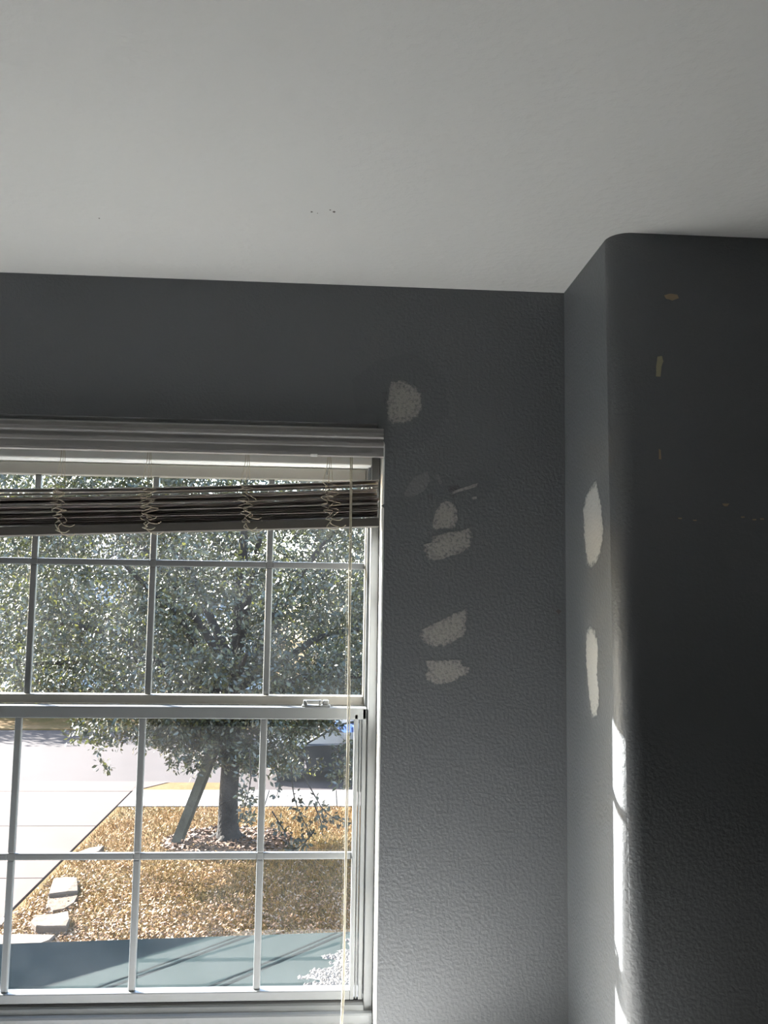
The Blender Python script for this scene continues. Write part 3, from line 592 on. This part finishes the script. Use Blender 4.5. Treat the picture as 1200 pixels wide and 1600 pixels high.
for s in (-1, 1):
    for (u0, a), (u1, b), w in (((1.2, .86), (2.0, 1.33), .03), ((2.55, .88), (2.6, 1.40), .05), ((4.05, .92), (3.38, 1.36), .06)):
        keep(tube('pillar', [(CXF+u0, yl(a, s)+.02*s*-1, z0+a), (CXF+u1, yl(b, s)-.02*s, z0+b-.03)], w, m_car, None, 8), car)
    for g_ in ([(1.28, .87), (2.55, .88), (2.58, 1.38), (2.0, 1.32)], [(2.58, .88), (3.98, .92), (3.36, 1.34), (2.62, 1.38)]):
        keep(mk('car_window', [(CXF+u, yl(z, s), z0+z) for u, z in g_], [(0, 1, 2, 3)], m_cg), car)
    for u in (.88, 3.54):
        yy = CY0+.09 if s < 0 else CY0+CW-.09; prof_ = [(-.09, .20), (-.09, .27), (-.06, .305), (.06, .305), (.09, .27), (.09, .20)]; V = []; F = []
        for k in range(20):
            w = k/20*6.2832
            for dy, r in prof_: V.append((CXF+u+r*math.cos(w), yy+dy, z0+.305+r*math.sin(w)))
        for k in range(20):
            for j in range(6): F.append((k*6+j, k*6+(j+1) % 6, ((k+1) % 20)*6+(j+1) % 6, ((k+1) % 20)*6+j))
        wh = keep(mk('wheel', V, F, m_tire), car)
        V = [(CXF+u, yy+s*.07, z0+.305)]+[(CXF+u+(.2 if k % 2 else .19)*math.cos(k*.31416), yy+s*(.085 if k % 4 < 2 else .07), z0+.305+.2*math.sin(k*.31416)) for k in range(20)]
        r_ = mk('rim', V, [(0, 1+k, 1+(k+1) % 20) for k in range(20)], m_rim); r_.parent = wh; r_.matrix_parent_inverse = Matrix.Identity(4)
keep(mk('windshield', [(CXF+1.22, CY0+.12, z0+.87), (CXF+1.22, CY0+CW-.12, z0+.87), (CXF+1.98, CY0+CW-.26, z0+1.33), (CXF+1.98, CY0+.26, z0+1.33)], [(0, 1, 2, 3)], m_cg), car)
keep(box('head_lamp', (CXF-.005, CXF+.12, CY0+.1, CY0+.42, z0+.55, z0+.67), m_rim, bev=.02), car)

# ------------------------------------------------------------------ beyond the street
m_blue = mat('blue_board_paint', (.30, .45, .85), .5); m_bw = mat('white_board_paint', (.75, .78, .85), .4); m_navy = mat('navy_board_paint', (.03, .06, .2), .4)
board = empty('blue_board', (1.6, 24.5, GZ)); tag(board, 'blue and white board glimpsed between the leaves beyond the dark car', 'board')
def bq(name, pts, y, mt, th=.03):
    n_ = len(pts); V = [tuple(on(q, 'y', y)) for q in pts]; V += [(v[0], v[1]+th, v[2]) for v in V]
    return keep(mk(name, V, [tuple(range(n_))[::-1], tuple(range(n_, 2*n_))]+[(i, (i+1) % n_, n_+(i+1) % n_, n_+i) for i in range(n_)], mt), board)
bq('panel', [(522, 1135), (532, 1105), (620, 1105), (620, 1200), (556, 1157), (545, 1149)], 24.5, m_blue, .06)
bq('white_stripe', [(546, 1108), (600, 1108), (600, 1165), (556, 1140), (548, 1132)], 24.49, m_bw, .01)
bq('navy_mark', [(547, 1128), (556, 1131), (556, 1134), (548, 1131)], 24.48, m_navy, .01)
bq('navy_mark', [(549, 1137), (552, 1136), (553, 1145), (550, 1146)], 24.48, m_navy, .01)
bq('navy_mark', [(530, 1133), (532, 1133), (532, 1143), (530, 1141)], 24.48, m_navy, .01)
bq('navy_mark', [(536, 1133), (541, 1135), (542, 1142), (539, 1137)], 24.48, m_navy, .01)
for px in (565, 610): keep(tube('post', [tuple(on((px, 1180), 'y', 24.6)), (on((px, 1180), 'y', 24.6)[0], 24.6, GZ-.05)], .05, m_wood, None, 8), board)
fl = [leafm('far_leaf_dark', (.022, .03, .016), .5, .4, .1), leafm('far_leaf_mid', (.04, .05, .02), .5, .4, .15)]
far = [(-11.6, 31, 2.9, 'broad dark tree beyond the street at the far left'), (-5.2, 32, 2.8, 'dark tree beyond the street behind the driveway'), (.9, 30.5, 2.8, 'dark tree beyond the street behind the trunk'), (7.2, 31.5, 2.9, 'dark tree beyond the street behind the car'), (-18.2, 33, 2.9, 'outermost dark tree beyond the street on the left'), (14.6, 32, 2.9, 'dark tree beyond the street, right of the one behind the car'), (22.0, 33, 2.9, 'outermost dark tree beyond the street on the right')]
for x, y, r, lb in far:
    t = empty('background_tree', (x, y, GZ)); tag(t, lb, 'tree', 'trees beyond the street')
    keep(tube('trunk', [(x, y, GZ-.05), (x+.1, y, GZ+1.5), (x, y, GZ+4)], [.28, .22, .1], m_bark, None, 10), t)
    C = []
    while len(C) < 110:
        d = rng.uniform(-1, 1, 3)
        if .15 < d@d < 1: C.append(((x+d[0]*r, y+d[1]*r*.8, GZ+4.3+d[2]*3.9), .7, 80))
    leaf_cloud('foliage', C, 0, (.16, .26), t, (.6, .4), fl)
m_hw = mat('pale_blue_grey_siding', (.36, .40, .47), .8); m_hr = mat('grey_house_roof', (.16, .15, .15), .9); m_hg = mat('dark_house_glass', (.03, .04, .05), .1)
house = empty('neighbour_house', (-13, 40, GZ)); tag(house, 'pale blue grey house beyond the far trees', 'house')
keep(box('house_wall', (-22, -3, 38, 46, GZ-.05, GZ+5.4), m_hw), house)
V = [(-22.6, 37.4, GZ+5.3), (-2.4, 37.4, GZ+5.3), (-2.4, 46.6, GZ+5.3), (-22.6, 46.6, GZ+5.3), (-19, 42, GZ+8), (-6, 42, GZ+8)]
keep(mk('house_roof', V, [(0, 1, 5, 4), (1, 2, 5), (2, 3, 4, 5), (3, 0, 4), (3, 2, 1, 0)], m_hr), house)
for x in (-20, -16, -12, -8):
    for z in (.9, 3.4):
        wf = keep(box('house_window', (x-.7, x+.7, 37.93, 38.02, GZ+z, GZ+z+1.4), m_fascia), house)
        g_ = box('house_pane', (x-.6, x+.6, 37.91, 37.95, GZ+z+.1, GZ+z+1.3), m_hg); g_.parent = wf; g_.matrix_parent_inverse = Matrix.Identity(4)
